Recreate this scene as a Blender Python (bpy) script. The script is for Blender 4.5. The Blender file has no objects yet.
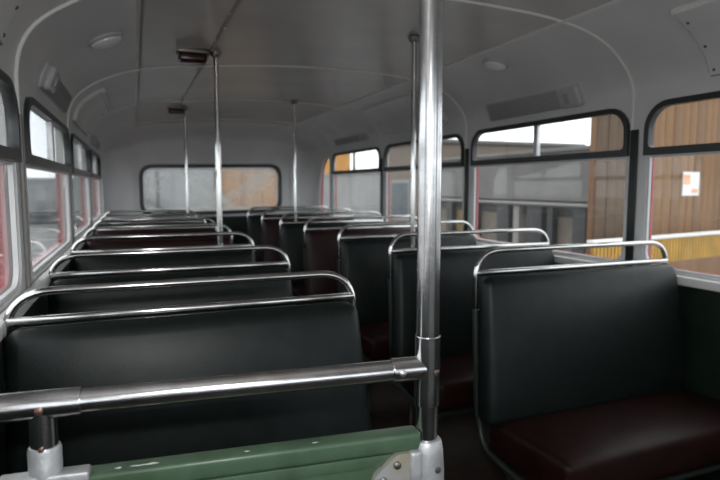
import bpy, bmesh, math, random
from mathutils import Vector, Matrix
random.seed(7)
SC = bpy.context.scene
COL = SC.collection
# ------------------------------------------------------------------ camera, world, exposure
PSI, PITCH = math.radians(21.75), math.radians(5.48)
cam_d = bpy.data.cameras.new('camera')
cam = bpy.data.objects.new('camera', cam_d)
COL.objects.link(cam)
cam.location = (-0.8875, 0.0, 1.25)
cam.rotation_euler = (math.pi / 2 - PITCH, 0, -PSI)
cam_d.sensor_width = 36
cam_d.lens = 28.15
cam_d.clip_start = 0.02
cam_d.clip_end = 400
cam_d.dof.use_dof = True
cam_d.dof.focus_distance = 1.15
cam_d.dof.aperture_fstop = 4.5
SC.camera = cam

W = bpy.data.worlds.new('overcast_sky')
SC.world = W
W.use_nodes = True
nt = W.node_tree
bg = nt.nodes['Background']
tc = nt.nodes.new('ShaderNodeTexCoord')
sep = nt.nodes.new('ShaderNodeSeparateXYZ')
rmp = nt.nodes.new('ShaderNodeValToRGB')
nt.links.new(tc.outputs['Generated'], sep.inputs[0])
nt.links.new(sep.outputs['Z'], rmp.inputs[0])
rmp.color_ramp.elements[0].position = 0.0
rmp.color_ramp.elements[0].color = (0.88, 0.93, 1.0, 1)
rmp.color_ramp.elements[1].position = 1.0
rmp.color_ramp.elements[1].color = (0.98, 0.99, 1.0, 1)
nt.links.new(rmp.outputs[0], bg.inputs['Color'])
bg.inputs['Strength'].default_value = 1.0

vs = SC.view_settings
vs.view_transform = 'Standard'
vs.look = 'None'
vs.gamma = 1
vs.exposure = 1.3
vs.use_curve_mapping = False
SC.cycles.use_denoising = True
SC.cycles.max_bounces = 14
SC.cycles.diffuse_bounces = 7
SC.cycles.glossy_bounces = 6
SC.cycles.transparent_max_bounces = 24
SC.cycles.caustics_reflective = False
SC.cycles.caustics_refractive = False
SC.cycles.sample_clamp_indirect = 6.0

# the camera's own small flash, just above the lens (it throws the rails' shadows on the seats)
fl_d = bpy.data.lights.new('camera_flash', 'AREA')
fl_d.shape = 'RECTANGLE'; fl_d.size = 0.07; fl_d.size_y = 0.04
fl_d.energy = 3.2
fl = bpy.data.objects.new('camera_flash', fl_d)
COL.objects.link(fl)
fl.location = (-0.8875, -0.02, 1.37)
fl.rotation_euler = (math.pi / 2 - PITCH, 0, -PSI)

# ------------------------------------------------------------------ materials
def mat(name, col, rough=0.5, metal=0.0, var=0.0, scale=8.0, bump=0.0, bscale=None, col2=None, spec=None, stretch=None, coat=0.0):
    m = bpy.data.materials.new(name)
    m.use_nodes = True
    n, l = m.node_tree.nodes, m.node_tree.links
    b = n['Principled BSDF']
    b.inputs['Roughness'].default_value = rough
    b.inputs['Metallic'].default_value = metal
    if spec is not None:
        b.inputs['Specular IOR Level'].default_value = spec
    if coat:
        b.inputs['Coat Weight'].default_value = coat
        b.inputs['Coat Roughness'].default_value = 0.15
    b.inputs['Base Color'].default_value = (*col, 1)
    co = n.new('ShaderNodeTexCoord')
    src = co.outputs['Object']
    if stretch:
        mp = n.new('ShaderNodeMapping')
        mp.inputs['Scale'].default_value = stretch
        l.new(src, mp.inputs['Vector'])
        src = mp.outputs[0]
    if var or col2:
        t = n.new('ShaderNodeTexNoise')
        t.inputs['Scale'].default_value = scale
        t.inputs['Detail'].default_value = 6
        l.new(src, t.inputs['Vector'])
        r = n.new('ShaderNodeValToRGB')
        r.color_ramp.elements[0].position = 0.35
        r.color_ramp.elements[1].position = 0.68
        c2 = col2 if col2 else tuple(min(1, c * (1 + var)) for c in col)
        c1 = col if col2 else tuple(c * (1 - var) for c in col)
        r.color_ramp.elements[0].color = (*c1, 1)
        r.color_ramp.elements[1].color = (*c2, 1)
        l.new(t.outputs['Fac'], r.inputs[0])
        l.new(r.outputs[0], b.inputs['Base Color'])
    if bump:
        t2 = n.new('ShaderNodeTexNoise')
        t2.inputs['Scale'].default_value = bscale or scale * 6
        t2.inputs['Detail'].default_value = 4
        l.new(src, t2.inputs['Vector'])
        bp = n.new('ShaderNodeBump')
        bp.inputs['Strength'].default_value = bump
        bp.inputs['Distance'].default_value = 0.002
        l.new(t2.outputs['Fac'], bp.inputs['Height'])
        l.new(bp.outputs[0], b.inputs['Normal'])
    return m

def glass(name, haze, haze_col=(0.6, 0.62, 0.62), tint=(0.97, 0.98, 0.97), noise=0.0, scale=3.0, edge=0.0):
    m = bpy.data.materials.new(name)
    m.use_nodes = True
    n, l = m.node_tree.nodes, m.node_tree.links
    n.clear()
    out = n.new('ShaderNodeOutputMaterial')
    tr = n.new('ShaderNodeBsdfTransparent')
    tr.inputs[0].default_value = (*tint, 1)
    gl = n.new('ShaderNodeBsdfGlossy')
    gl.inputs['Roughness'].default_value = 0.02
    # Schlick reflectance, the same from both faces of the pane
    ge = n.new('ShaderNodeNewGeometry')
    def mth(op, a, b=None):
        q = n.new('ShaderNodeMath'); q.operation = op; q.use_clamp = False
        for i, x in enumerate((a, b)):
            if x is None: continue
            if isinstance(x, (int, float)): q.inputs[i].default_value = x
            else: l.new(x, q.inputs[i])
        return q.outputs[0]
    vd = n.new('ShaderNodeVectorMath'); vd.operation = 'DOT_PRODUCT'
    l.new(ge.outputs['Normal'], vd.inputs[0]); l.new(ge.outputs['Incoming'], vd.inputs[1])
    c1 = mth('SUBTRACT', 1.0, mth('ABSOLUTE', vd.outputs['Value']))
    rf = mth('ADD', 0.024, mth('MULTIPLY', mth('POWER', c1, 5.0), 0.7))
    m1 = n.new('ShaderNodeMixShader')
    l.new(rf, m1.inputs[0]); l.new(tr.outputs[0], m1.inputs[1]); l.new(gl.outputs[0], m1.inputs[2])
    df = n.new('ShaderNodeBsdfDiffuse'); df.inputs[0].default_value = (*haze_col, 1)
    tl = n.new('ShaderNodeBsdfTranslucent'); tl.inputs[0].default_value = (*haze_col, 1)
    m2 = n.new('ShaderNodeMixShader'); m2.inputs[0].default_value = 0.5
    l.new(df.outputs[0], m2.inputs[1]); l.new(tl.outputs[0], m2.inputs[2])
    m3 = n.new('ShaderNodeMixShader')
    m3.inputs[0].default_value = haze
    if noise:
        co = n.new('ShaderNodeTexCoord')
        t = n.new('ShaderNodeTexNoise'); t.inputs['Scale'].default_value = scale; t.inputs['Detail'].default_value = 7
        t.inputs['Distortion'].default_value = 0.6
        l.new(co.outputs['Object'], t.inputs['Vector'])
        mr = n.new('ShaderNodeMapRange')
        mr.inputs['From Min'].default_value = 0.3; mr.inputs['From Max'].default_value = 0.7
        mr.inputs['To Min'].default_value = max(0, haze - noise); mr.inputs['To Max'].default_value = min(0.95, haze + noise)
        l.new(t.outputs['Fac'], mr.inputs['Value'])
        fac = mr.outputs[0]
        if edge:
            # grime that has collected along the pane's border (object space, pane 1.6 x .5 about its middle)
            sx = n.new('ShaderNodeSeparateXYZ'); l.new(co.outputs['Object'], sx.inputs[0])
            def ab(o, k):
                a = n.new('ShaderNodeMath'); a.operation = 'ABSOLUTE'; l.new(o, a.inputs[0])
                q = n.new('ShaderNodeMapRange'); q.inputs['From Min'].default_value = k - 0.06; q.inputs['From Max'].default_value = k
                q.inputs['To Min'].default_value = 0; q.inputs['To Max'].default_value = edge
                l.new(a.outputs[0], q.inputs['Value']); return q.outputs[0]
            a1 = ab(sx.outputs['X'], 0.79); a2 = ab(sx.outputs['Z'], 0.26)
            mx = n.new('ShaderNodeMath'); mx.operation = 'MAXIMUM'; l.new(a1, mx.inputs[0]); l.new(a2, mx.inputs[1])
            def smear(kx, kz, c, wd, st):
                dt = n.new('ShaderNodeVectorMath'); dt.operation = 'DOT_PRODUCT'; dt.inputs[1].default_value = (kx, 0, kz)
                l.new(co.outputs['Object'], dt.inputs[0])
                d_ = mth('ABSOLUTE', mth('SUBTRACT', dt.outputs['Value'], c))
                q = n.new('ShaderNodeMapRange'); q.inputs['From Min'].default_value = wd; q.inputs['From Max'].default_value = wd * .3
                q.inputs['To Min'].default_value = 0; q.inputs['To Max'].default_value = st
                l.new(d_, q.inputs['Value']); return mth('MULTIPLY', q.outputs[0], mth('ADD', t.outputs['Fac'], .2))
            fac = mth('ADD', fac, smear(.62, .78, -.06, .10, .35))
            fac = mth('ADD', fac, smear(-.5, .86, -.16, .07, .28))
            ad = n.new('ShaderNodeMath'); ad.operation = 'ADD'; ad.use_clamp = True
            l.new(mx.outputs[0], ad.inputs[0]); l.new(fac, ad.inputs[1]); fac = ad.outputs[0]
        l.new(fac, m3.inputs[0])
    l.new(m1.outputs[0], m3.inputs[1]); l.new(m2.outputs[0], m3.inputs[2])
    l.new(m3.outputs[0], out.inputs[0])
    return m

M = dict(
    liner=mat('grey_white_paint', (0.74, 0.735, 0.735), 0.40, var=0.06, scale=3, bump=0.05),
    ceiling=mat('ceiling_paint', (0.54, 0.515, 0.49), 0.27, var=0.07, scale=2.5, bump=0.06),
    rib=mat('pale_trim_paint', (0.80, 0.79, 0.77), 0.4),
    trim_dark=mat('joint_strip_paint', (0.30, 0.285, 0.27), 0.45),
    red=mat('red_body_paint', (0.42, 0.03, 0.035), 0.3, coat=0.3),
    green=mat('green_gloss_paint', (0.066, 0.115, 0.068), 0.36, var=0.18, scale=14, bump=0.25, bscale=45),
    dkgreen=mat('dark_green_paint', (0.009, 0.018, 0.011), 0.4, var=0.2, scale=10),
    black=mat('dark_grey_window_frame', (0.03, 0.032, 0.033), 0.36),
    alu=mat('dull_aluminium', (0.55, 0.55, 0.56), 0.42, metal=1.0, var=0.1, scale=30, bump=0.15),
    cast=mat('cast_aluminium', (0.52, 0.53, 0.54), 0.5, metal=0.6, var=0.18, scale=25, bump=0.5, bscale=90),
    chrome=mat('worn_chrome', (0.66, 0.655, 0.66), 0.2, metal=1.0, var=0.12, scale=35, bump=0.06, bscale=160),
    chrome2=mat('seat_chrome', (0.60, 0.595, 0.58), 0.14, metal=1.0),
    brass=mat('worn_brass_rivet', (0.17, 0.10, 0.08), 0.4, metal=0.8),
    castworn=mat('stained_cast_aluminium', (0.50, 0.51, 0.52), 0.5, metal=0.5, col2=(0.46, 0.38, 0.20), scale=22, bump=0.4, bscale=90),
    steel=mat('dark_steel_bolt', (0.22, 0.2, 0.18), 0.45, metal=0.9),
    leather=mat('dark_green_leatherette', (0.0055, 0.0095, 0.0085), 0.42, var=0.25, scale=22, bump=0.14, bscale=220, spec=0.30),
    maroon=mat('maroon_leatherette', (0.024, 0.006, 0.006), 0.42, var=0.25, scale=20, bump=0.14, bscale=200, spec=0.30),
    cushion=mat('maroon_cushion_leatherette', (0.016, 0.004, 0.0035), 0.46, var=0.25, scale=16, bump=0.3, bscale=60, spec=0.22),
    frame=mat('dark_grey_green_enamel', (0.018, 0.025, 0.022), 0.4),
    floor=mat('brown_floor_lino', (0.030, 0.019, 0.014), 0.6, var=0.35, scale=9),
    vent=mat('grey_vent_enamel', (0.40, 0.40, 0.405), 0.45),
    ventcap=mat('pale_grey_cap', (0.52, 0.52, 0.53), 0.35),
    lens=mat('milky_lamp_lens', (0.85, 0.84, 0.83), 0.25),
    bell=mat('maroon_plastic', (0.05, 0.014, 0.016), 0.25),
    wheel=mat('grey_wheel_box_paint', (0.22, 0.22, 0.23), 0.6, var=0.2, scale=20),
    asphalt=mat('asphalt', (0.24, 0.24, 0.24), 0.9, var=0.25, scale=1.5),
    plank=mat('brown_weathered_boards', (0.17, 0.078, 0.024), 0.75, col2=(0.235, 0.12, 0.042), scale=2.2, stretch=(5, 5, 0.6)),
    plank2=mat('darker_brown_boards', (0.14, 0.066, 0.026), 0.75, col2=(0.20, 0.105, 0.045), scale=2.2, stretch=(5, 5, 0.6)),
    plank3=mat('shaded_side_boards', (0.060, 0.030, 0.012), 0.75, col2=(0.10, 0.055, 0.024), scale=2.2, stretch=(5, 5, 0.6)),  # dark side of the shed: its shade is put into the board colour
    yellow=mat('yellow_sheet_steel', (0.46, 0.26, 0.03), 0.5, var=0.15, scale=4),
    white=mat('white_paint', (0.78, 0.78, 0.76), 0.5),
    orange=mat('orange_print', (0.75, 0.42, 0.25), 0.6),
    cream=mat('pale_body_paint', (0.60, 0.60, 0.58), 0.3),
    palewall=mat('pale_grey_render', (0.26, 0.255, 0.25), 0.8, var=0.12, scale=1),
    ledge=mat('pale_concrete', (0.24, 0.235, 0.22), 0.8),
    concrete=mat('grey_concrete', (0.125, 0.12, 0.115), 0.8, var=0.15, scale=1.2),
    brownwall=mat('brown_grey_render', (0.15, 0.115, 0.09), 0.8, var=0.15, scale=0.8),
    doordark=mat('dark_door_frame', (0.018, 0.019, 0.02), 0.6),
    doorpane=mat('pale_brown_door_panel', (0.14, 0.115, 0.09), 0.7, var=0.15, scale=2),
    ochre=mat('ochre_board', (0.19, 0.12, 0.04), 0.7, var=0.15, scale=2),
    blue=mat('blue_grey_steel', (0.06, 0.078, 0.09), 0.6, var=0.2, scale=2),
    paleblue=mat('pale_blue_grey_render', (0.22, 0.24, 0.25), 0.8, var=0.1, scale=0.7),
    orangebrown=mat('orange_brown_boards', (0.28, 0.125, 0.035), 0.7, col2=(0.40, 0.21, 0.08), scale=2),
    tarp=mat('orange_tarpaulin', (0.55, 0.26, 0.05), 0.7, var=0.2, scale=2),
    g_clear=glass('clear_glass', 0.03),
    g_dirty=glass('dusty_glass', 0.024, noise=0.015, scale=2.5),
    g_left=glass('grimy_glass', 0.055, haze_col=(0.55, 0.58, 0.59), noise=0.04, scale=2.5),
    g_rear=glass('grimy_rear_glass', 0.22, haze_col=(0.80, 0.80, 0.78), noise=0.16, scale=3.5, edge=0.6),
)

# ------------------------------------------------------------------ helpers
def new(name, me, m=None, parent=None, loc=None):
    o = bpy.data.objects.new(name, me)
    COL.objects.link(o)
    if m is not None and me is not None and len(me.materials) == 0:
        me.materials.append(M[m])
    if parent is not None:
        o.parent = parent
    if loc is not None:
        o.location = loc
    return o

def meshdata(name, V, F, smooth=False):
    me = bpy.data.meshes.new(name)
    me.from_pydata([tuple(v) for v in V], [], F)
    if smooth:
        me.polygons.foreach_set('use_smooth', [True] * len(me.polygons))
    me.update()
    return me

def tidy(me, angle=40):
    bm = bmesh.new(); bm.from_mesh(me)
    bmesh.ops.recalc_face_normals(bm, faces=bm.faces)
    for e in bm.edges:
        if len(e.link_faces) == 2 and e.calc_face_angle(0) > math.radians(angle):
            e.smooth = False
    for f in bm.faces:
        f.smooth = True
    bm.to_mesh(me); bm.free()
    return me

def empty(name, loc=(0, 0, 0)):
    o = bpy.data.objects.new(name, None)
    COL.objects.link(o)
    o.location = loc
    o.empty_display_size = 0.1
    return o

def tag(o, label, cat, group=None):
    o['label'] = label; o['category'] = cat
    if group: o['group'] = group
    return o

def struct(o):
    o['kind'] = 'structure'
    return o

class MB:
    """collects geometry for one mesh"""
    def __init__(s): s.V = []; s.F = []
    def add(s, V, F):
        k = len(s.V); s.V += [Vector(v) for v in V]; s.F += [tuple(i + k for i in f) for f in F]; return s
    def box(s, a, b):
        x0, y0, z0 = a; x1, y1, z1 = b
        return s.add([(x0,y0,z0),(x1,y0,z0),(x1,y1,z0),(x0,y1,z0),(x0,y0,z1),(x1,y0,z1),(x1,y1,z1),(x0,y1,z1)],
                     [(0,3,2,1),(4,5,6,7),(0,1,5,4),(1,2,6,5),(2,3,7,6),(3,0,4,7)])
    def tube(s, path, r, n=12, caps=True):
        P = [Vector(p) for p in path]
        R = r if isinstance(r, (list, tuple)) else [r] * len(P)
        t = (P[1] - P[0]).normalized()
        u = t.orthogonal().normalized()
        V = []; F = []
        for i, p in enumerate(P):
            if i == 0: tt = (P[1] - P[0])
            elif i == len(P) - 1: tt = (P[-1] - P[-2])
            else: tt = (P[i + 1] - P[i]).normalized() + (P[i] - P[i - 1]).normalized()
            tt.normalize()
            u = (u - tt * u.dot(tt)).normalized()
            w = tt.cross(u)
            for k in range(n):
                a = 2 * math.pi * k / n
                V.append(p + (u * math.cos(a) + w * math.sin(a)) * R[i])
        for i in range(len(P) - 1):
            for k in range(n):
                F.append((i*n+k, i*n+(k+1) % n, (i+1)*n+(k+1) % n, (i+1)*n+k))
        if caps:
            F.append(tuple(range(n))[::-1]); F.append(tuple((len(P)-1)*n + k for k in range(n)))
        return s.add(V, F)
    def rbox(s, a, b, r, n=3, bulge=None, seg=(1, 1, 1)):
        """box with rounded edges of radius r; bulge(p, u) may move a vertex (u in -1..1)"""
        a = Vector(a); b = Vector(b); c = (a + b) / 2; h = (b - a) / 2
        r = min(r, *h)
        bm = bmesh.new()
        def axis(hh, sg):
            e = [-hh + r * (1 - math.cos(math.pi / 2 * i / n)) for i in range(n)]
            inner = [-(hh - r) + 2 * (hh - r) * i / sg for i in range(sg + 1)]
            return e + inner + [-v for v in e[::-1]]
        ax = [axis(h[i], seg[i]) for i in range(3)]
        idx = {}; V = []; F = []
        def vid(i, j, k):
            key = (i, j, k)
            if key not in idx:
                p = Vector((ax[0][i], ax[1][j], ax[2][k]))
                q = Vector([max(-(h[d] - r), min(h[d] - r, p[d])) for d in range(3)])
                dlt = p - q
                if dlt.length > 1e-9:
                    p = q + dlt.normalized() * r
                u = Vector([p[d] / h[d] for d in range(3)])
                if bulge: p = bulge(p, u)
                idx[key] = len(V); V.append(p + c)
            return idx[key]
        N = [len(v) - 1 for v in ax]
        for d in range(3):
            e, f = [(1, 2), (2, 0), (0, 1)][d]
            for side in (0, N[d]):
                for i in range(N[e]):
                    for j in range(N[f]):
                        q = []
                        for (di, dj) in ((0, 0), (1, 0), (1, 1), (0, 1)):
                            t = [0, 0, 0]; t[d] = side; t[e] = i + di; t[f] = j + dj
                            q.append(vid(*t))
                        F.append(tuple(q) if side else tuple(q[::-1]))
        bm.free()
        return s.add(V, F)
    def lathe(s, prof, M4, n=20):
        V = []; F = []
        for (r, z) in prof:
            for k in range(n):
                a = 2 * math.pi * k / n
                V.append(M4 @ Vector((r * math.cos(a), r * math.sin(a), z)))
        for i in range(len(prof) - 1):
            for k in range(n):
                F.append((i*n+k, i*n+(k+1) % n, (i+1)*n+(k+1) % n, (i+1)*n+k))
        F.append(tuple(range(n))[::-1]); F.append(tuple((len(prof)-1)*n + k for k in range(n)))
        return s.add(V, F)
    def build(s, name, m, parent=None, angle=40, loc=None):
        me = meshdata(name, s.V, s.F)
        tidy(me, angle)
        return new(name, me, m, parent, loc)

def axis_matrix(p, d):
    d = Vector(d).normalized()
    return Matrix.Translation(Vector(p)) @ d.to_track_quat('Z', 'Y').to_matrix().to_4x4()

def fillet(pts, rad, n=7):
    P = [Vector(p) for p in pts]
    out = [P[0]]
    for i in range(1, len(P) - 1):
        r = rad[i] if isinstance(rad, (list, tuple)) else rad
        a = (P[i-1] - P[i]); b = (P[i+1] - P[i])
        r_ = min(r, a.length * 0.49 if i > 1 else a.length * .98, b.length * 0.49 if i < len(P) - 2 else b.length * .98)
        A = P[i] + a.normalized() * r_; B = P[i] + b.normalized() * r_
        for k in range(n + 1):
            t = k / n
            out.append(A * (1-t)**2 + P[i] * 2*t*(1-t) + B * t*t)
    out.append(P[-1])
    return out

def rrect(u0, v0, u1, v1, rbl=0, rbr=0, rtr=0, rtl=0, n=6):
    """rounded rectangle, counter-clockwise from bottom left"""
    out = []
    for (cx, cy, r, a0) in ((u0+rbl, v0+rbl, rbl, 180), (u1-rbr, v0+rbr, rbr, 270), (u1-rtr, v1-rtr, rtr, 0), (u0+rtl, v1-rtl, rtl, 90)):
        if r <= 0: out.append((cx, cy)); continue
        for k in range(n + 1):
            a = math.radians(a0 + 90 * k / n)
            out.append((cx + r * math.cos(a), cy + r * math.sin(a)))
    return out

def plate(outline, holes, place, d0, d1):
    """flat plate with holes; place(u, v, depth) -> point. Returns mesh data."""
    cu = bpy.data.curves.new('tmp', 'CURVE')
    cu.dimensions = '2D'; cu.fill_mode = 'BOTH'; cu.extrude = 0.5
    for loop in [outline] + list(holes):
        sp = cu.splines.new('POLY'); sp.points.add(len(loop) - 1)
        for p, (u, v) in zip(sp.points, loop): p.co = (u, v, 0, 1)
        sp.use_cyclic_u = True
    o = bpy.data.objects.new('tmp', cu)
    COL.objects.link(o)
    dg = bpy.context.evaluated_depsgraph_get()
    me = bpy.data.meshes.new_from_object(o.evaluated_get(dg))
    bpy.data.objects.remove(o); bpy.data.curves.remove(cu)
    me.materials.clear()
    for v in me.vertices:
        v.co = place(v.co.x, v.co.y, d0 if v.co.z < 0 else d1)
    bm = bmesh.new(); bm.from_mesh(me)
    bmesh.ops.remove_doubles(bm, verts=bm.verts, dist=1e-5)
    bm.to_mesh(me); bm.free()
    return tidy(me, 35)

# ------------------------------------------------------------------ the setting: bus shell
Y_FRONT, Y_REAR = -1.35, 6.80
SIDE = {   # wall side: sill, transom middle, window top, wall top
    -1: dict(sill=0.955, tr=1.335, top=1.530, wall=1.575),
    1: dict(sill=0.890, tr=1.400, top=1.600, wall=1.655),
}
BAYS = {1: [(-0.85, 0.50), (0.60, 1.845), (1.95, 3.215), (3.33, 4.62), (4.73, 6.06)],
        -1: [(-0.85, 0.50), (0.60, 1.875), (2.04, 3.28), (3.42, 4.70), (4.83, 6.10)]}
PILLARS = [0.55, 1.93, 3.30, 4.705, 6.13]
QUARTER = (6.175, 6.56)

floor = struct(MB().box((-1.22, Y_FRONT, -0.06), (1.22, Y_REAR + 0.05, 0)).build('floor', 'floor'))

def quarter_loop(sd):
    s = SIDE[sd]; y0, y1 = QUARTER; z0 = s['sill']; z1 = s['top'] - 0.005
    L = [(y0, z0), (y1, z0)]
    for k in range(1, 9):
        t = k / 8
        L.append((y1 - (y1 - y0 - 0.03) * (t ** 2.6), z0 + (z1 - z0) * (1 - (1 - t) ** 1.7)))
    L.append((y0, z1 - 0.08))
    return L

for sd, side in ((-1, 'left'), (1, 'right')):
    s = SIDE[sd]
    holes = [rrect(a, s['sill'], b, s['top'], .07, .07, .11, .11) for a, b in BAYS[sd]] + [quarter_loop(sd)]
    out = [(Y_FRONT, 0), (Y_REAR, 0), (Y_REAR, s['wall']), (Y_FRONT, s['wall'])]
    P = lambda u, v, d: Vector((sd * d, u, v))
    wall = struct(new('wall_' + side, plate(out, holes, P, 1.200, 1.218), 'liner'))
    d1 = 1.244 if sd == 1 else 1.262
    ql = quarter_loop(sd)
    hol2 = [rrect(a + .006, s['sill'] + .012, b - .006, s['tr'] - .002, .06, .06, 0, 0) for a, b in BAYS[sd]] + [[(ql[0][0], ql[0][1])] + [(ql[1][0], ql[1][1])] + [(ql[1][0] - .02, s['tr'] - .002), (ql[0][0], s['tr'] - .002)]]
    new('outer_skin', plate([(Y_FRONT, -0.25), (Y_REAR, -0.25), (Y_REAR, s['tr']), (Y_FRONT, s['tr'])], hol2, P, 1.232, d1), 'red', wall)
    g3 = .03 if sd == 1 else .06
    hol3 = [[(a - .03, s['tr'] + .002), (b + g3, s['tr'] + .002), (b + g3, s['top'] + .02), (a - .03, s['top'] + .02)] for a, b in BAYS[sd]]
    new('upper_skin', plate([(Y_FRONT, s['tr']), (QUARTER[0] - .02, s['tr']), (QUARTER[0] - .02, s['wall'] + .1), (Y_FRONT, s['wall'] + .1)], hol3, P, 1.232, d1), 'cream', wall)
    lp = MB().box((min(sd*1.1985, sd*1.193), Y_FRONT, 0), (max(sd*1.1985, sd*1.193), Y_REAR - .1, s['sill'] - 0.045)).build('lower_panel', 'dkgreen', wall)
    MB().rbox((min(sd*1.1985, sd*1.168), Y_FRONT, s['sill'] - .045), (max(sd*1.1985, sd*1.168), Y_REAR - .15, s['sill'] - .008), .008).build('window_sill', 'rib', wall)
    for p in PILLARS[:-1]:
        if sd == 1:
            MB().rbox((1.190, p - .040 + (.015 if p > 4 else 0), s['sill'] - .01), (1.1995, p + .001, 1.50), .004).build('pillar_strip', 'dkgreen', wall)
        else:
            MB().rbox((-1.1995, p - .012, s['sill'] - .01), (-1.188, p + .012, 1.46), .004).build('pillar_strip', 'trim_dark', wall)

# windows: one structure object each
wn = 0
for sd in (-1, 1):
    s = SIDE[sd]
    P = lambda u, v, d: Vector((sd * d, u, v))
    for (a, b) in BAYS[sd]:
        wn += 1
        w = struct(empty('window_%d' % wn, (sd * 1.2, (a + b) / 2, s['sill'])))
        inv = Vector(w.location)
        Q = lambda u, v, d: Vector((sd * d, u, v)) - inv
        mid = (a + b) / 2
        fw = .015
        new('top_frame', plate(rrect(a - .010, s['tr'] - .017, b + .010, s['top'] + .010, 0, 0, .115, .115),
                               [rrect(a + fw, s['tr'] + .015, b - fw, s['top'] - fw, .02, .02, .09, .09)], Q, 1.186, 1.217), 'black', w)
        MB().rbox(tuple(map(min, Q(mid - .016, s['tr'] + .013, 1.190), Q(mid + .016, s['top'] - fw + .002, 1.216))),
                  tuple(map(max, Q(mid - .016, s['tr'] + .013, 1.190), Q(mid + .016, s['top'] - fw + .002, 1.216))), .005).build('divider', 'alu' , w)
        new('seal', plate(rrect(a - .001, s['sill'] - .001, b + .001, s['tr'] - .014, .07, .07, 0, 0),
                          [rrect(a + .012, s['sill'] + .012, b - .012, s['tr'] - .026, .06, .06, 0, 0)], Q, 1.206, 1.220), 'liner', w)
        def pane(nm, u0, v0, u1, v1, d, m, r=0.0, r2=0.0):
            new(nm, plate(rrect(u0, v0, u1, v1, r, r, r2, r2), [], Q, d, d + .004), m, w)
        pane('pane', a + .004, s['sill'] + .004, b - .004, s['tr'] - .012, 1.221, 'g_dirty' if sd == 1 else 'g_left', .06)
        pane('sliding_pane', a + fw - .004, s['tr'] + .012, mid + .012, s['top'] - fw + .006, 1.205, 'g_clear', 0, .05)
        pane('sliding_pane', mid - .012, s['tr'] + .012, b - fw + .004, s['top'] - fw + .006, 1.199, 'g_clear', 0, .05)
    wn += 1
    w = struct(empty('window_%d' % wn, (sd * 1.2, QUARTER[0], s['sill'])))
    inv = Vector(w.location)
    Q = lambda u, v, d: Vector((sd * d, u, v)) - inv
    new('pane', plate(quarter_loop(sd), [], Q, 1.221, 1.225), 'g_dirty', w)
    c = [(q[0], q[1]) for q in quarter_loop(sd)]
    pth = [Q(u, v, 1.226) for u, v in c]
    MB().tube(pth[1:-1], .011, 8).build('seal', 'red', w)

# ceiling: profile across the bus, lofted front to rear, rounded into the rear wall
PROF = [(-1.200, 1.575), (-1.187, 1.650), (-1.145, 1.722), (-1.065, 1.785), (-0.975, 1.830), (-0.86, 1.868), (-0.70, 1.897), (-0.45, 1.922),
        (-0.2, 1.942), (0.0, 1.953), (0.3, 1.959), (0.62, 1.949), (0.80, 1.930), (0.93, 1.902), (1.04, 1.857), (1.115, 1.800), (1.165, 1.745), (1.192, 1.695), (1.200, 1.655)]
def catmull(P, n=3):
    P = [Vector((x, 0, z)) for x, z in P]; out = []
    for i in range(len(P) - 1):
        p0, p1, p2, p3 = P[max(i-1, 0)], P[i], P[i+1], P[min(i+2, len(P)-1)]
        for k in range(n):
            t = k / n
            out.append(.5*((2*p1)+(p2-p0)*t+(2*p0-5*p1+4*p2-p3)*t*t+(3*p1-p0-3*p2+p3)*t**3))
    out.append(P[-1]); return out
CURVE = catmull(PROF)
def ceil_pt(x, inset=0.0):
    """point on the ceiling profile at x (height and inward normal)"""
    for a, b in zip(CURVE, CURVE[1:]):
        if a.x <= x <= b.x and b.x > a.x:
            t = (x - a.x) / (b.x - a.x)
            z = a.z + (b.z - a.z) * t
            d = (b - a).normalized(); nrm = Vector((d.z, 0, -d.x))
            return Vector((x, 0, z)), nrm
    return Vector((x, 0, 1.6)), Vector((-1 if x > 0 else 1, 0, 0))
def prof_by_z(sd, z):
    """x of the cove on side sd at height z"""
    C = [p for p in CURVE if p.x * sd > 0.5]
    C.sort(key=lambda p: p.z)
    if z <= C[0].z: return Vector((sd*1.2, 0, z)), Vector((-sd, 0, 0))
    for a, b in zip(C, C[1:]):
        if a.z <= z <= b.z:
            t = (z - a.z) / (b.z - a.z + 1e-9); p = a.lerp(b, t)
            d = (b - a).normalized(); nrm = Vector((-sd * abs(d.z), 0, -abs(d.x)))
            return p, nrm
    return C[-1], Vector((0, 0, -1))
secs = [(Y_FRONT, 0), (0.5, 0), (2, 0), (3.5, 0), (5, 0), (6.35, 0)]
for k in range(1, 9):
    a = math.pi / 2 * k / 8
    secs.append((6.35 + .45 * math.sin(a), .16 * (1 - math.cos(a))))
V = []; F = []
for (y, ins) in secs:
    for p in CURVE:
        kx = (1.2 - ins * .35) / 1.2
        V.append(Vector((p.x * kx, y, p.z - ins * min(1, max(0, (p.z - 1.57) / .25)))))
n = len(CURVE)
for i in range(len(secs) - 1):
    for k in range(n - 1):
        F.append((i*n+k, i*n+k+1, (i+1)*n+k+1, (i+1)*n+k))
# upper skin so that the roof has thickness
k0 = len(V)
for (y, ins) in secs:
    for p in CURVE:
        q = p + Vector((p.x / 1.2 * .06, 0, .05 * (p.z - 1.5) / .4 + .01))
        V.append(Vector((q.x, y + (.05 if y > 6.7 else 0), q.z)))
for i in range(len(secs) - 1):
    for k in range(n - 1):
        F.append((k0+i*n+k, k0+(i+1)*n+k, k0+(i+1)*n+k+1, k0+i*n+k+1))
L = len(secs) - 1
for i in range(L):
    F.append((i*n, (i+1)*n, k0+(i+1)*n, k0+i*n)); F.append((i*n+n-1, k0+i*n+n-1, k0+(i+1)*n+n-1, (i+1)*n+n-1))
for k in range(n - 1):
    F.append((k, k0+k, k0+k+1, k+1)); F.append((L*n+k, L*n+k+1, k0+L*n+k+1, k0+L*n+k))
me = meshdata('ceiling', V, F); tidy(me, 60)
ceiling = struct(new('ceiling', me, 'ceiling'))
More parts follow.
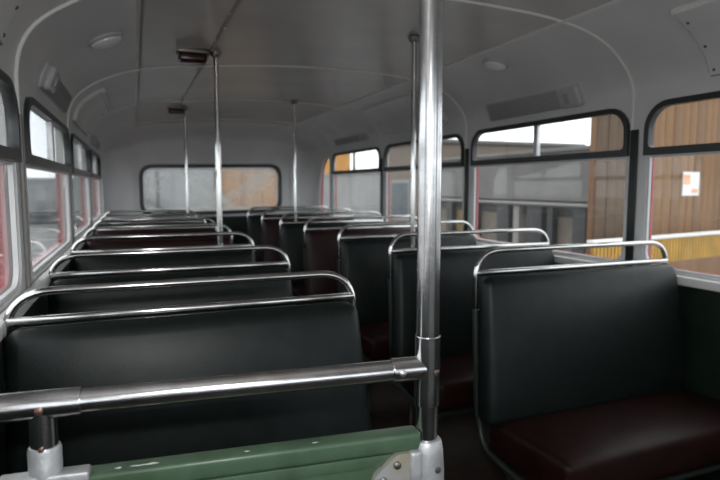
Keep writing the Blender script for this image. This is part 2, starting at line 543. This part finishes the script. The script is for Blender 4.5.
me.materials.append(M['liner'])
for f in me.polygons:
    c = f.center
    if c.x > .79 or c.x < -.84 or c.y > 6.3: f.material_index = 1

# roof ribs, running down the pillars
for p in PILLARS:
    path = [Vector((-1.196, p, 1.0))] + [Vector((q.x * .997, p, q.z - .002)) for q in CURVE] + [Vector((1.196, p, 1.50))]
    MB().tube(path, .0062, 8).build('roof_rib', 'rib', ceiling)
def strip(x, y0, y1, wdt, m, name, hgt=.006):
    p, nr = ceil_pt(x)
    t = Vector((nr.z, 0, -nr.x))
    a = p + t * wdt; b = p - t * wdt
    mb = MB()
    VV = []
    for y in (y0, y1):
        for q, h in ((a, -.004), (a, hgt), (b, hgt), (b, -.004)):
            v = q + nr * h; VV.append((v.x, y, v.z))
    mb.add(VV, [(0,1,5,4),(1,2,6,5),(2,3,7,6),(3,0,4,7),(0,3,2,1),(4,5,6,7)])
    return mb.build(name, m, ceiling)
strip(0.79, Y_FRONT, 6.4, .009, 'rib', 'joint_strip')
strip(-0.84, Y_FRONT, 6.4, .005, 'trim_dark', 'joint_strip', .003)
strip(-0.515, Y_FRONT, 6.4, .007, 'trim_dark', 'joint_strip', .003)
mb = MB()
for i in range(26):
    p, nr = ceil_pt(-0.515)
    mb.lathe([(.005, 0), (.005, .002), (.0025, .004)], axis_matrix((p.x + (.006 if i % 2 else -.006), 0.6 + i * .21, p.z - .002), (nr.x, 0, nr.z)), 8)
mb.build('rivets', 'rib', ceiling)['kind'] = 'stuff'

# raised access panels in the coves (alternate bays)
def cove_panel(sd, y0, y1, z0, z1):
    Zs = [z0 + (z1 - z0) * k / 8 for k in range(9)]
    V = []; F = []
    for off in (-.004, .014):
        for y in (y0, y1):
            for z in Zs:
                p, nr = prof_by_z(sd, z); v = p + nr * off; V.append((v.x, y, v.z))
    m_ = 9
    def g(o, y, k): return (o * 2 + y) * m_ + k
    for k in range(8):
        F.append((g(1,0,k), g(1,1,k), g(1,1,k+1), g(1,0,k+1)))
        F.append((g(0,0,k), g(0,0,k+1), g(0,1,k+1), g(0,1,k)))
        for y in (0, 1): F.append((g(0,y,k), g(0,y,k+1), g(1,y,k+1), g(1,y,k)))
    for k in (0, 8): F.append((g(0,0,k), g(1,0,k), g(1,1,k), g(0,1,k)))
    o = MB().add(V, F).build('access_panel', 'liner', ceiling, 30)
    # bevelled pale top edge and screws
    p, nr = prof_by_z(sd, z1)
    MB().tube([(p.x + nr.x*.010, y0 + .01, p.z + nr.z*.010), (p.x + nr.x*.010, y1 - .01, p.z + nr.z*.010)], .014, 8).build('panel_edge', 'rib', o)
    ed = []
    for k in range(7):
        p, nr = prof_by_z(sd, z0 + .01 + (z1 - z0 - .02) * k / 6); ed.append((p.x + nr.x*.006, y0 if sd < 0 else y1, p.z + nr.z*.006))
    MB().tube(ed, .015 if sd < 0 else .006, 8).build('panel_edge', 'rib' if sd < 0 else 'trim_dark', o)
    pl, nl = prof_by_z(sd, z0)
    MB().tube([(pl.x + nl.x*.006, y0, pl.z), (pl.x + nl.x*.006, y1, pl.z)], .006, 8).build('panel_edge', 'trim_dark', o)
    mb = MB()
    for y in (y0 + .02, y1 - .02):
        for z in (z0 + .02, (z0 + z1) / 2, z1 - .03):
            p, nr = prof_by_z(sd, z)
            mb.lathe([(.006, .012), (.006, .0165), (.003, .018)], axis_matrix((p.x, y, p.z), (nr.x, 0, nr.z)), 8)
    mb.build('screws', 'steel', o)['kind'] = 'stuff'
cove_panel(1, .72, 1.56, 1.675, 1.89)
cove_panel(1, 3.52, 4.55, 1.70, 1.895)
cove_panel(-1, .72, 1.70, 1.61, 1.80)
cove_panel(-1, 3.56, 4.50, 1.61, 1.80)

# rear wall with its window
def rear_out(kx=.953):
    pts = [(-1.2 * kx - .02, 0), (1.2 * kx + .02, 0)]
    c = [(p.x * kx + (.02 if p.x > 0 else -.02) * abs(p.x) / 1.2, p.z - .16 * min(1, max(0, (p.z - 1.57) / .25)) + .02) for p in CURVE[::-1]]
    return pts + c
def quad_round(c, r, n=6):
    out = []
    for i in range(4):
        P0, P1, P2 = Vector(c[i-1]), Vector(c[i]), Vector(c[(i+1) % 4])
        A = P1 + (P0 - P1).normalized() * r; B = P1 + (P2 - P1).normalized() * r
        for k in range(n + 1):
            t = k / n; q = A*(1-t)**2 + P1*2*t*(1-t) + B*t*t; out.append((q.x, q.y))
    return out
RW = [(-.815, .925), (.765, .955), (.765, 1.495), (-.815, 1.468)]
Pr = lambda u, v, d: Vector((u, d, v))
grow = lambda c, g: [(c[0][0]-g, c[0][1]-g), (c[1][0]+g, c[1][1]-g), (c[2][0]+g, c[2][1]+g), (c[3][0]-g, c[3][1]+g)]
wr = struct(new('wall_rear', plate(rear_out(), [quad_round(RW, .13)], Pr, Y_REAR, Y_REAR + .04), 'liner'))
w = struct(empty('window_%d' % (wn + 1), (-.02, Y_REAR, 1.21)))
inv = Vector(w.location)
Qr = lambda u, v, d: Vector((u, d, v)) - inv
new('frame', plate(quad_round(grow(RW, .022), .15), [quad_round(grow(RW, -.018), .12)], Qr, Y_REAR - .022, Y_REAR + .02), 'black', w)
new('pane', plate(quad_round(RW, .13), [], Qr, Y_REAR + .012, Y_REAR + .017), 'g_rear', w)
wi = MB().tube([(-.78, Y_REAR + .03, 1.10), (-.53, Y_REAR + .032, .955)], .006, 6)
wi.tube([(-.53, Y_REAR + .005, .955), (-.53, Y_REAR + .04, .955)], .018, 10)
for i in range(len(wi.V)): wi.V[i] -= inv
wi.build('wiper', 'black', w)
# rounded inner corners between the sides and the rear wall
for sd, side in ((-1, 'left'), (1, 'right')):
    V = []; F = []
    zs = [0, .9, 1.3, SIDE[sd]['wall'] + .02]
    for k in range(9):
        a = math.pi / 2 * k / 8
        for z in zs:
            V.append((sd * (1.2 - .30 * (1 - math.sin(a)) ), Y_REAR - .012 - .22 * (1 - math.cos(a)) * 1.0, z))
    # arc from the rear wall (a=0) round to the side wall (a=90 deg)
    for k in range(8):
        for j in range(3):
            F.append((k*4+j, (k+1)*4+j, (k+1)*4+j+1, k*4+j+1))
    me = meshdata('corner_panel', V, F); tidy(me, 60)
    struct(new('trim_%d' % (1 if sd < 0 else 2), me, 'liner'))
# front wall behind the camera: two windscreens above a green dash
fw_out = [(-1.2, 0), (1.2, 0)] + [(p.x, p.z) for p in CURVE[::-1]]
wf = struct(new('wall_front', plate(fw_out, [rrect(-1.08, .80, -.04, 1.66, .1, .1, .1, .1), rrect(.04, .80, 1.08, 1.66, .1, .1, .1, .1)], Pr, Y_FRONT - .04, Y_FRONT), 'liner'))
for (a, b) in ((-1.08, -.04), (.04, 1.08)):
    wn += 1
    w = struct(empty('window_%d' % (wn + 1), ((a + b) / 2, Y_FRONT, .8)))
    inv = Vector(w.location)
    Qf = lambda u, v, d: Vector((u, d, v)) - inv
    new('frame', plate(rrect(a - .02, .78, b + .02, 1.68, .12, .12, .12, .12), [rrect(a + .02, .82, b - .02, 1.64, .08, .08, .08, .08)], Qf, Y_FRONT - .02, Y_FRONT + .012), 'black', w)
    new('pane', plate(rrect(a, .80, b, 1.66, .1, .1, .1, .1), [], Qf, Y_FRONT - .03, Y_FRONT - .026), 'g_clear', w)

# wheel box on the floor, near right
wb = MB().rbox((.62, .30, 0), (1.193, 1.13, .285), .03).build('wheel_box', 'wheel')
tag(wb, 'grey wheel arch box on the floor before the nearest seat by the wall', 'wheel box')

# ground outside
struct(MB().box((-80, -60, -1.0), (80, 120, -.9)).build('ground', 'asphalt'))

# ------------------------------------------------------------------ seats
def make_seat(wd, back_m, aisle, name='bus_seat'):
    root = empty(name)
    h = wd / 2
    def bulge(p, u):
        # bulging front face, reclined back
        q = p.copy()
        if p.y < 0:
            q.y -= .022 * (1 - abs(u.x) ** 3) * (1 - abs(u.z) ** 3)
        q.x *= 1 + (.075 if u.x * aisle > 0 else .022) * (1 - u.z) * .5
        q.y += (.040 * u.z - .006) if p.y < 0 else (.022 * u.z - .020)
        return q
    MB().rbox((-h + .004, -.098, .425), (h - .004, -.004, .934), .034, 4, bulge, (6, 1, 6)).build('backrest', back_m, root, 70)
    def cb(p, u):
        q = p.copy()
        if p.z > 0: q.z += .014 * (1 - abs(u.x) ** 4) * (1 - abs(u.y) ** 4)
        q.z += -.008 * u.y
        return q
    MB().rbox((-h + .005, -.475, .318), (h - .005, -.075, .443), .028, 3, cb, (6, 4, 1)).build('cushion', 'cushion', root, 70)
    ht = 1.008 if aisle > 0 else 1.019
    arch = fillet([(-h, 0, .80), (-h, .004, ht), (h, .004, ht), (h, 0, .80)], .10, 9)
    MB().tube(arch, .0098, 12).build('grab_hoop', 'chrome2', root)
    MB().rbox((-h, -.012, .931), (h, .010, .951), .006, 2).build('top_moulding', 'chrome2', root)
    for s in (-1, 1):
        path = fillet([(s*h, 0, .81), (s*h, -.022, .46), (s*h, -.06, .325), (s*h, -.25, .305), (s*h, -.49, .305)], .09, 6)
        MB().tube(path, .0125, 10).build('side_frame', 'frame', root)
    MB().tube([(-h, -.44, .303), (h, -.44, .303)], .011, 8).build('cross_tube', 'frame', root)
    MB().tube([(-h, -.10, .310), (h, -.10, .310)], .011, 8).build('cross_tube', 'frame', root)
    for s in (-1, 1):
        x = s * (h - .05)
        MB().tube(fillet([(x, -.43, .30), (x, -.33, .17), (x, -.36, 0.004)], .08, 5), .0115, 8).build('leg', 'frame', root)
        MB().tube(fillet([(x, -.11, .30), (x, -.22, .17), (x, -.15, 0.004)], .08, 5), .0115, 8).build('leg', 'frame', root)
    return root
def copy_tree(o, parent=None):
    c = o.copy(); COL.objects.link(c)
    if parent is not None: c.parent = parent
    for ch in o.children: copy_tree(ch, c)
    return c
RX0, RX1, RY0, RP = .2305, 1.1585, 1.687, .725
LX0, LX1, LY0, LP = -1.170, -.324, 1.4626, .7215
lab_L = ['dark green seat nearest the camera in the left row, behind the chrome rail',
         'second dark green seat of the left row, close behind the nearest one',
         'third seat of the left row, dark green, before the first maroon one',
         'first maroon backed seat of the left row, just behind a chrome pole',
         'second maroon backed seat of the left row',
         'dark green seat behind the two maroon ones in the left row',
         'rearmost dark seat of the left row, under the rear window']
lab_R = ['dark green seat with maroon cushion nearest the camera in the right row',
         'second dark green seat of the right row, seen past the tall near pole',
         'third seat of the right row, dark green, before its first maroon one',
         'first maroon backed seat of the right row, fourth from the front',
         'dark green seat between the two maroon ones of the right row',
         'farther maroon backed seat of the right row, sixth from the front',
         'rearmost dark seat of the right row, beside the rear window']
mats_L = 'leather leather leather maroon maroon leather leather'.split()
mats_R = 'leather leather leather maroon leather maroon leather'.split()
for x0, x1, y0, dp, labs, ms, grp in ((LX0, LX1, LY0, LP, lab_L, mats_L, 'seats of the left row'), (RX0, RX1, RY0, RP, lab_R, mats_R, 'seats of the right row')):
    proto = {}
    for i in range(7):
        k = ms[i]
        if k not in proto:
            proto[k] = make_seat(x1 - x0, k, 1 if x0 < 0 else -1); o = proto[k]
        else:
            o = copy_tree(proto[k])
        o.location = ((x0 + x1) / 2, y0 + dp * i, 0)
        tag(o, labs[i], 'seat', grp)
# rear bench across the back
rb = empty('rear_bench', (0, 6.45, 0))
MB().rbox((-1.0, .20, .43), (1.0, .30, .90), .035, 3, None, (6, 1, 4)).build('backrest', 'leather', rb, 70)
MB().rbox((-1.0, -.10, .31), (1.0, .20, .43), .03, 3).build('cushion', 'cushion', rb, 70)
MB().rbox((-1.0, -.05, 0), (1.0, .19, .31), .01, 2).build('base', 'frame', rb)
tag(rb, 'dark bench seat across the back below the rear window', 'seat')

# ------------------------------------------------------------------ floor to ceiling poles
def pole(x, y, label, sleeve=None, base=True):
    p, _ = ceil_pt(x)
    o = empty('grab_pole', (x, y, 0))
    zt = p.z - .004
    MB().tube([(0, 0, .012), (0, 0, zt - .01)], .0120, 14).build('tube', 'chrome2', o)
    if sleeve: MB().tube([(0, 0, .02), (0, 0, sleeve)], .0150, 14).build('sleeve', 'chrome2', o)
    MB().lathe([(.032, 0), (.032, .008), (.022, .02)], Matrix.Identity(4), 16).build('foot_flange', 'alu', o)
    MB().lathe([(.030, 0), (.030, .008), (.019, .025)], axis_matrix((0, 0, zt), (0, 0, -1)), 16).build('ceiling_flange', 'steel', o)
    tag(o, label, 'pole', 'floor to ceiling poles')
pole(-.487, 2.945, 'chrome pole with the nearer maroon box at its top, in the left row', 1.46)
pole(-.463, 5.115, 'thin far chrome pole before the left half of the rear window')
pole(.374, 2.465, 'chrome pole close beside the tall near pole, partly hidden by it')
pole(.372, 4.635, 'thin chrome pole right of the rear window, behind the right row')
def bell(x, y, label):
    p, nr = ceil_pt(x)
    o = empty('bell_box', (x, y, p.z))
    MB().rbox((-.075, -.045, -.018), (.075, .045, .004), .006).build('base', 'steel', o)
    MB().rbox((-.068, -.038, -.058), (.068, .038, -.016), .016).build('cover', 'bell', o)
    tag(o, label, 'signal box', 'boxes on the ceiling')
bell(-.60, 2.93, 'larger looking maroon signal box on the ceiling by the nearer left pole')
bell(-.535, 5.08, 'small dark maroon signal box at the top of the far left pole')

# ------------------------------------------------------------------ cove ventilators and lamps
def vent(sd, y0, y1, z0, z1, label):
    zm = (z0 + z1) / 2
    p, _ = prof_by_z(sd, zm)
    pa, _ = prof_by_z(sd, z0); pb, _ = prof_by_z(sd, z1)
    up = (pb - pa).normalized()
    nr = Vector((-sd * abs(up.z), 0, -abs(up.x)))
    o = empty('cove_ventilator', (p.x, (y0 + y1) / 2, zm))
    mw = Matrix(((0, up.x, nr.x), (1, up.y, nr.y), (0, up.z, nr.z))).to_4x4()
    o.matrix_world = Matrix.Translation((p.x, (y0 + y1) / 2, zm)) @ mw
    h = (y1 - y0) / 2; v = (pb - pa).length / 2
    MB().rbox((-h, -v, -.012), (h, v, .012), .012, 2).build('body', 'ventcap', o)
    MB().rbox((-h + .17, -v + .008, .008), (h - .03, v - .008, .018), .006, 2).build('grille_plate', 'vent', o)
    for k in range(6):
        yy = -v + .018 + k * (2 * v - .036) / 5
        MB().rbox((-h + .19, yy - .003, .015), (h - .05, yy + .003, .023), .002, 1).build('slat', 'vent', o)
    MB().rbox((-h + .006, -v + .004, .006), (-h + .15, v - .004, .040), .022, 4).build('end_cap', 'ventcap', o)
    MB().rbox((-h + .065, -v + .03, .036), (-h + .10, v - .03, .046), .004, 2).build('latch', 'vent', o)
    tag(o, label, 'ventilator', 'ventilators along the coves')
vent(1, 2.22, 3.03, 1.650, 1.758, 'long grey louvred ventilator above the large right window')
vent(1, 4.98, 5.90, 1.69, 1.755, 'small looking far ventilator above the rearmost right window')
vent(-1, 2.36, 3.16, 1.605, 1.700, 'ventilator with pale end cap above the nearer left window')
vent(-1, 4.98, 5.88, 1.585, 1.66, 'far ventilator above the rear windows on the left')
def lamp(x, y, label):
    p, nr = ceil_pt(x)
    o = empty('ceiling_lamp', (x, y, p.z))
    A = axis_matrix((0, 0, 0), (nr.x, 0, nr.z))
    MB().lathe([(.070, -.004), (.070, .008), (.062, .014)], A, 28).build('bezel', 'ventcap', o)
    MB().lathe([(.060, .010), (.058, .020), (.045, .028), (.02, .032), (.004, .033)], A, 28).build('lens', 'lens', o)
    tag(o, label, 'lamp', 'round ceiling lamps')
lamp(-.975, 2.50, 'round ceiling lamp on the left cove above the nearer ventilator')
lamp(.93, 2.60, 'round ceiling lamp on the right cove above the long louvred ventilator')

# ------------------------------------------------------------------ green barrier with chrome rail and the tall near pole
bx, by = -.4265, .84
bar = empty('passenger_barrier', (bx, by, 0))
tag(bar, 'green panelled barrier with chrome handrail and tall post in the foreground', 'barrier')
lx, ly = -.60, .058                       # far end of the rail, in the barrier's frame
zr = .937
u = Vector((lx, ly, 0)).normalized()      # along the rail, away from the post
nrm = Vector((u.y, -u.x, 0))
if nrm.y > 0: nrm = -nrm                  # towards the camera
def at(s, z, d=0): return Vector((u.x * s + nrm.x * d, u.y * s + nrm.y * d, z))
MB().tube([(0, 0, .42), (0, 0, .88), (0, 0, .90), (0, 0, 1.95)], [.0187, .0187, .0200, .0200], 24).build('post', 'chrome', bar)
MB().tube([(0, 0, 1.93), (0, 0, 1.955)], .034, 20).build('ceiling_flange', 'alu', bar)
MB().tube([at(.02, zr), at(.88, zr)], .0178, 24).build('handrail', 'chrome', bar)
tee = MB().tube([(0, 0, .873), (0, 0, .993)], .0222, 24)
tee.tube([at(.0, zr), at(.066, zr)], .0205, 24)
t_ = tee.build('tee_socket', 'chrome', bar)
MB().lathe([(.0055, -.004), (.0055, .0015), (.003, .003)], axis_matrix(at(.052, zr, .0205), nrm), 10).build('rivet', 'alu', t_)
MB().lathe([(.0055, -.004), (.0055, .0015), (.003, .003)], axis_matrix((.0066, -.0208, .933), (.30, -.95, 0)), 10).build('rivet', 'brass', t_)
# second upright near the left edge
sl = .598
tee2 = MB().tube([at(sl - .052, zr), at(sl + .075, zr)], .0205, 24)
tee2.tube([at(sl, .865), at(sl, zr)], .0185, 20)
t2 = tee2.build('tee_socket', 'chrome', bar)
MB().lathe([(.006, -.004), (.006, .002), (.003, .0035)], axis_matrix(at(sl, zr - .003, .0205), nrm), 10).build('rivet', 'brass', t2)
MB().lathe([(.004, -.004), (.004, .002), (.002, .003)], axis_matrix(at(sl, .877, .0185), nrm), 10).build('rivet', 'brass', t2)
MB().tube([at(sl, .42), at(sl, .90)], .0165, 20).build('upright', 'chrome', bar)
c2 = MB().lathe([(.0225, -.30), (.0225, .028), (.0205, .034)], Matrix.Translation(at(sl, .842)), 20)
c2.build('clamp_casting', 'cast', bar)
c3 = MB().rbox((-.075, -.014, -.02), (.045, .014, 0), .004)
o = c3.build('clamp_flange', 'cast', bar); o.location = at(sl - .015, .838, .008); o.rotation_euler = (0, 0, math.atan2(-u.y, -u.x))
# panel: board, capping rail
ang = math.atan2(-u.y, -u.x)
ex = Vector((-u.x, -u.y, 0))
pnl = MB().box((-.90, -.008, .06), (-.012, .012, .815)).build('panel_board', 'green', bar); pnl.rotation_euler = (0, 0, ang)
cap = MB().rbox((-.565, -.017, .797), (-.016, .021, .829), .007, 3).build('capping_rail', 'green', bar); cap.rotation_euler = (0, 0, ang)
mo = MB().rbox((-.56, -.0125, .775), (-.05, -.008, .795), .002, 1).build('panel_moulding', 'green', bar); mo.rotation_euler = (0, 0, ang)
# chipped paint on the capping
for (s_, l_, w_) in ((.50, .010, .006), (.475, .016, .004), (.455, .022, .006), (.31, .008, .004), (.20, .010, .003)):
    V = []
    for k in range(9):
        a = 2 * math.pi * k / 9; r_ = random.uniform(.35, .8)
        V.append((-s_ + l_ * r_ * math.cos(a), -.004 + w_ * r_ * math.sin(a), .8294))
    ch = MB().add(V, [tuple(range(9))]).build('paint_chip', 'white', bar); ch.rotation_euler = (0, 0, ang)
# base casting of the post with its bolted plate
cs = MB().lathe([(.0315, -.14), (.0312, -.045), (.0290, -.010), (.0262, .006), (.0235, .010)], Matrix.Translation((0, 0, .800)), 24)
cast = cs.build('base_casting', 'cast', bar)
pl_out = [(-.020, -.12), (-.020, -.004), (-.058, -.002), (-.070, -.008), (-.100, -.036), (-.104, -.046), (-.100, -.060), (-.080, -.080), (-.070, -.12)]
def place(a, b, d): return Vector((ex.x * a + nrm.x * d, ex.y * a + nrm.y * d, .800 + b))
bp = new('bolt_plate', plate(pl_out[::-1], [], place, .008, .022), 'castworn', bar)
MB().rbox((-.040, -.028, .68), (-.018, -.006, .800), .006).build('web', 'cast', bar).rotation_euler = (0, 0, ang)
for (a, b) in ((-.063, -.020), (-.087, -.044), (-.065, -.062), (-.060, -.100)):
    q = place(a, b, .022)
    MB().lathe([(.0066, -.004), (.0066, .004), (.004, .006)], axis_matrix(q, nrm), 10).build('bolt', 'steel', bar)
q = Vector((.006, -.0305, .764))
MB().lathe([(.006, -.006), (.006, .001), (.003, .002)], axis_matrix(q, (.12, -1, 0)), 10).build('screw', 'steel', bar)

# ------------------------------------------------------------------ outside
OX = -.8875; OZ = 1.25
# brown boarded building, right
P0 = Vector((5.38 + OX, 5.5, -.9)); dv = Vector((.987, .16, 0)).normalized()
sh = empty('boarded_shed', P0)
sh.rotation_euler = (0, 0, math.atan2(dv.y, dv.x))
MB().box((0.02, .035, 0), (7.6, .12, 5.6)).build('wall', 'plank2', sh)
pme = {}
x = 0.0; k = 0
while x < 7.4:
    wd = random.choice((.15, .18, .21))
    key = (wd, 2 if x < .62 else k % 3 == 0)  # first boards take the tone with the shade painted in
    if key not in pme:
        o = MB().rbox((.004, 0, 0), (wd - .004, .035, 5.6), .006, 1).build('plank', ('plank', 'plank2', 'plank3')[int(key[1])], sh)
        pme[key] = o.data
    else:
        o = new('plank', pme[key], None, sh)
    o.location = (x, -random.uniform(0, .012), 0)
    x += wd; k += 1
MB().rbox((-.02, -.05, 5.55), (7.6, .17, 5.7), .02, 1).build('roof_edge', 'concrete', sh)
tag(sh, 'tall brown boarded shed wall seen through the right windows', 'building')
zc = lambda z: z + OZ + .9     # height above the ground of a camera-relative height
V = []; F = []
prof = []
for i in range(80):
    x0 = -.32 + i * .07
    prof += [(x0, -.245), (x0 + .042, -.245), (x0 + .045, -.18), (x0 + .067, -.18)]
for (xx, yy) in prof:
    V += [(xx, yy, zc(-1.02)), (xx, yy, zc(-.69))]
F = [(2*i, 2*i+2, 2*i+3, 2*i+1) for i in range(len(prof) - 1)]
k0 = len(V); nF = len(F)
V += [(v[0], v[1] + .012, v[2]) for v in V]
F += [(a + k0, d + k0, c + k0, b + k0) for a, b, c, d in F[:nF]]
ye = empty('corrugated_barrier', P0); ye.rotation_euler = sh.rotation_euler
MB().add(V, F).build('corrugated_sheet', 'yellow', ye, 5)
MB().rbox((-.34, -.265, zc(-.70)), (5.30, -.155, zc(-.655)), .01).build('top_rail', 'white', ye)
MB().rbox((-.34, -.26, 0), (5.30, -.16, zc(-1.02)), .01).build('base_board', 'plank2', ye)
tag(ye, 'yellow corrugated steel barrier with white top rail before the boarded shed', 'barrier')
po = empty('paper_notice', P0 - dv * .13); po.rotation_euler = sh.rotation_euler
MB().box((2.02, -.03, zc(-.14)), (2.44, -.018, zc(.20))).build('sheet', 'white', po)
MB().box((2.03, -.032, zc(.02)), (2.20, -.0302, zc(.16))).build('print', 'orange', po)
MB().box((2.24, -.032, zc(-.10)), (2.41, -.0302, zc(-.04))).build('print', 'orange', po)
tag(po, 'white paper notice with pale orange print on the boarded shed', 'notice')

# long low garage, right
gx = 8.0 + OX
ga = empty('garage_block', (gx, 7.6, -.9))
H = zc(.70)
MB().box((0, 0, zc(-.30)), (5, 7.2, H)).build('upper_wall', 'concrete', ga)
MB().box((.35, 0, 0), (5, 7.2, zc(-.30))).build('back_wall', 'brownwall', ga)
MB().rbox((-.08, -.1, H - .02), (5, 7.25, H + .06), .02).build('roof_edge', 'concrete', ga)
MB().rbox((-.12, -.05, zc(-.40)), (.1, 7.22, zc(-.345)), .015).build('ledge', 'ledge', ga)
MB().rbox((-.02, .3, zc(-.44)), (.2, 7.15, zc(-.38)), .01).build('lintel', 'doordark', ga)
# (from, to, material) along the front: dark posts and frames, door panels between them
bays = [(.35, .80, 'doorpane'), (.80, 1.15, 'doordark'), (1.15, 1.72, 'doorpane'), (1.72, 1.88, 'doordark'), (1.88, 2.06, 'doorpane'), (2.06, 2.55, 'doordark'),
        (2.55, 2.80, 'brownwall'), (2.80, 3.00, 'ledge'), (3.00, 3.20, 'brownwall'), (3.20, 3.65, 'doordark'), (3.65, 4.50, 'doorpane'), (4.50, 4.85, 'doordark'),
        (4.85, 5.7, 'ochre'), (5.7, 6.0, 'doordark'), (6.0, 6.9, 'doorpane'), (6.9, 7.15, 'doordark')]
for (a, b, m_) in bays:
    if m_ == 'doordark':
        MB().rbox((.0, a, 0), (.22, b, zc(-.42)), .01).build('door_frame', m_, ga)
    elif m_ == 'ledge':
        MB().rbox((-.02, a, 0), (.22, b, zc(-.44)), .01).build('post', m_, ga)
    else:
        d = MB().rbox((.14, a - .02, .05), (.19, b + .02, zc(-.44)), .005).build('door_panel', m_, ga)
        MB().rbox((.11, a, zc(-.62)), (.2, b, zc(-.44)), .005).build('transom_rail', 'doordark', d)
        MB().rbox((.125, a + .03, .15), (.15, b - .03, zc(-1.45)), .005).build('kick_board', 'ochre', d)
tag(ga, 'low grey garage block with dark framed doors beyond the large right window', 'building')
# taller brown building farther back
bb = empty('brown_building', (gx, 15.0, -.9))
MB().box((0, 0, 0), (6, 3.0, zc(1.28))).build('wall', 'brownwall', bb)
MB().rbox((-.1, -.1, zc(1.28)), (6.1, 3.1, zc(1.4)), .03).build('roof_edge', 'concrete', bb)
f = MB().box((-.04, .8, zc(-1.1)), (.03, 2.2, zc(.2))).build('window', 'ledge', bb)
MB().box((-.05, .9, zc(-1.0)), (-.038, 2.1, zc(.1))).build('window_pane', 'blue', f)
tag(bb, 'brown grey rendered block just behind the garage on the right', 'building')
yw = empty('yard_wall', (gx, 18.2, -.9))
MB().box((0, 0, 0), (.3, 10, zc(.42))).build('wall', 'palewall', yw)
MB().rbox((-.05, -.02, zc(.42)), (.35, 10.02, zc(.52)), .02).build('coping', 'ledge', yw)
tag(yw, 'pale yard wall seen through the rearmost right window', 'wall')
ta = empty('covered_container', (gx + .6, 25.4, -.9))
MB().rbox((0, 0, 0), (1.0, .7, 2.4), .08).build('body', 'blue', ta)
MB().rbox((-.06, -.06, 2.4), (1.06, .76, zc(1.7)), .15).build('cover', 'tarp', ta)
tag(ta, 'orange covered container far off behind the pale yard wall', 'container')
# behind the bus
sb = empty('brown_store', (.36, 9.0, -.9))
MB().box((0, 0, 0), (1.30, 3, 3.4)).build('wall', 'orangebrown', sb)
for i in range(4):
    o = MB().rbox((i * .325, -.03, 0), (i * .325 + .31, 0, 3.4), .006, 1).build('plank', 'orangebrown', sb)
MB().rbox((-.02, -.15, 3.4), (1.4, 3.1, 3.55), .02).build('roof_edge', 'concrete', sb)
tag(sb, 'orange brown boarded store behind the right half of the rear window', 'building')
gv = empty('box_lorry', (-.72, 8.7, -.9))
MB().rbox((-.95, 0, .7), (.95, 4.6, 3.5), .06, 3).build('body', 'paleblue', gv)
for sx in (-1, 1):
    dd = MB().rbox((min(sx * .02, sx * .9), -.03, .8), (max(sx * .02, sx * .9), .01, 3.4), .015).build('rear_door', 'paleblue', gv)
    MB().tube([(sx * .14, -.06, 1.0), (sx * .14, -.06, 3.2)], .02, 8).build('lock_bar', 'doordark', dd)
MB().rbox((-.95, -.08, .45), (.95, .05, .65), .03).build('bumper', 'doordark', gv)
MB().rbox((-.45, .05, .5), (.45, 4.5, .72), .02).build('chassis', 'doordark', gv)
for sx in (-.75, .75):
    for yy in (.9, 3.7):
        MB().lathe([(.2, -.1), (.38, -.09), (.38, .09), (.2, .1)], axis_matrix((sx, yy, .38), (1, 0, 0)), 20).build('wheel', 'black', gv)
tag(gv, 'blue grey box lorry behind the left half of the rear window', 'lorry')
# left side: distant shed and low dark vehicles
ls = empty('distant_depot', (-14.5, 36, -.9))
MB().box((0, 0, 0), (13, 6, 2.4)).build('wall', 'paleblue', ls)
MB().box((0, -.1, 0), (13, 0, 1.35)).build('lower_wall', 'blue', ls)
MB().rbox((-.3, -.4, 2.4), (13.3, 6.2, 2.6), .05).build('roof_edge', 'concrete', ls)
for i in range(6):
    MB().box((.6 + i * 2.1, -.14, .1), (2.2 + i * 2.1, -.09, 2.1)).build('door', 'concrete', ls)
tag(ls, 'pale distant depot building seen through the left windows', 'building')
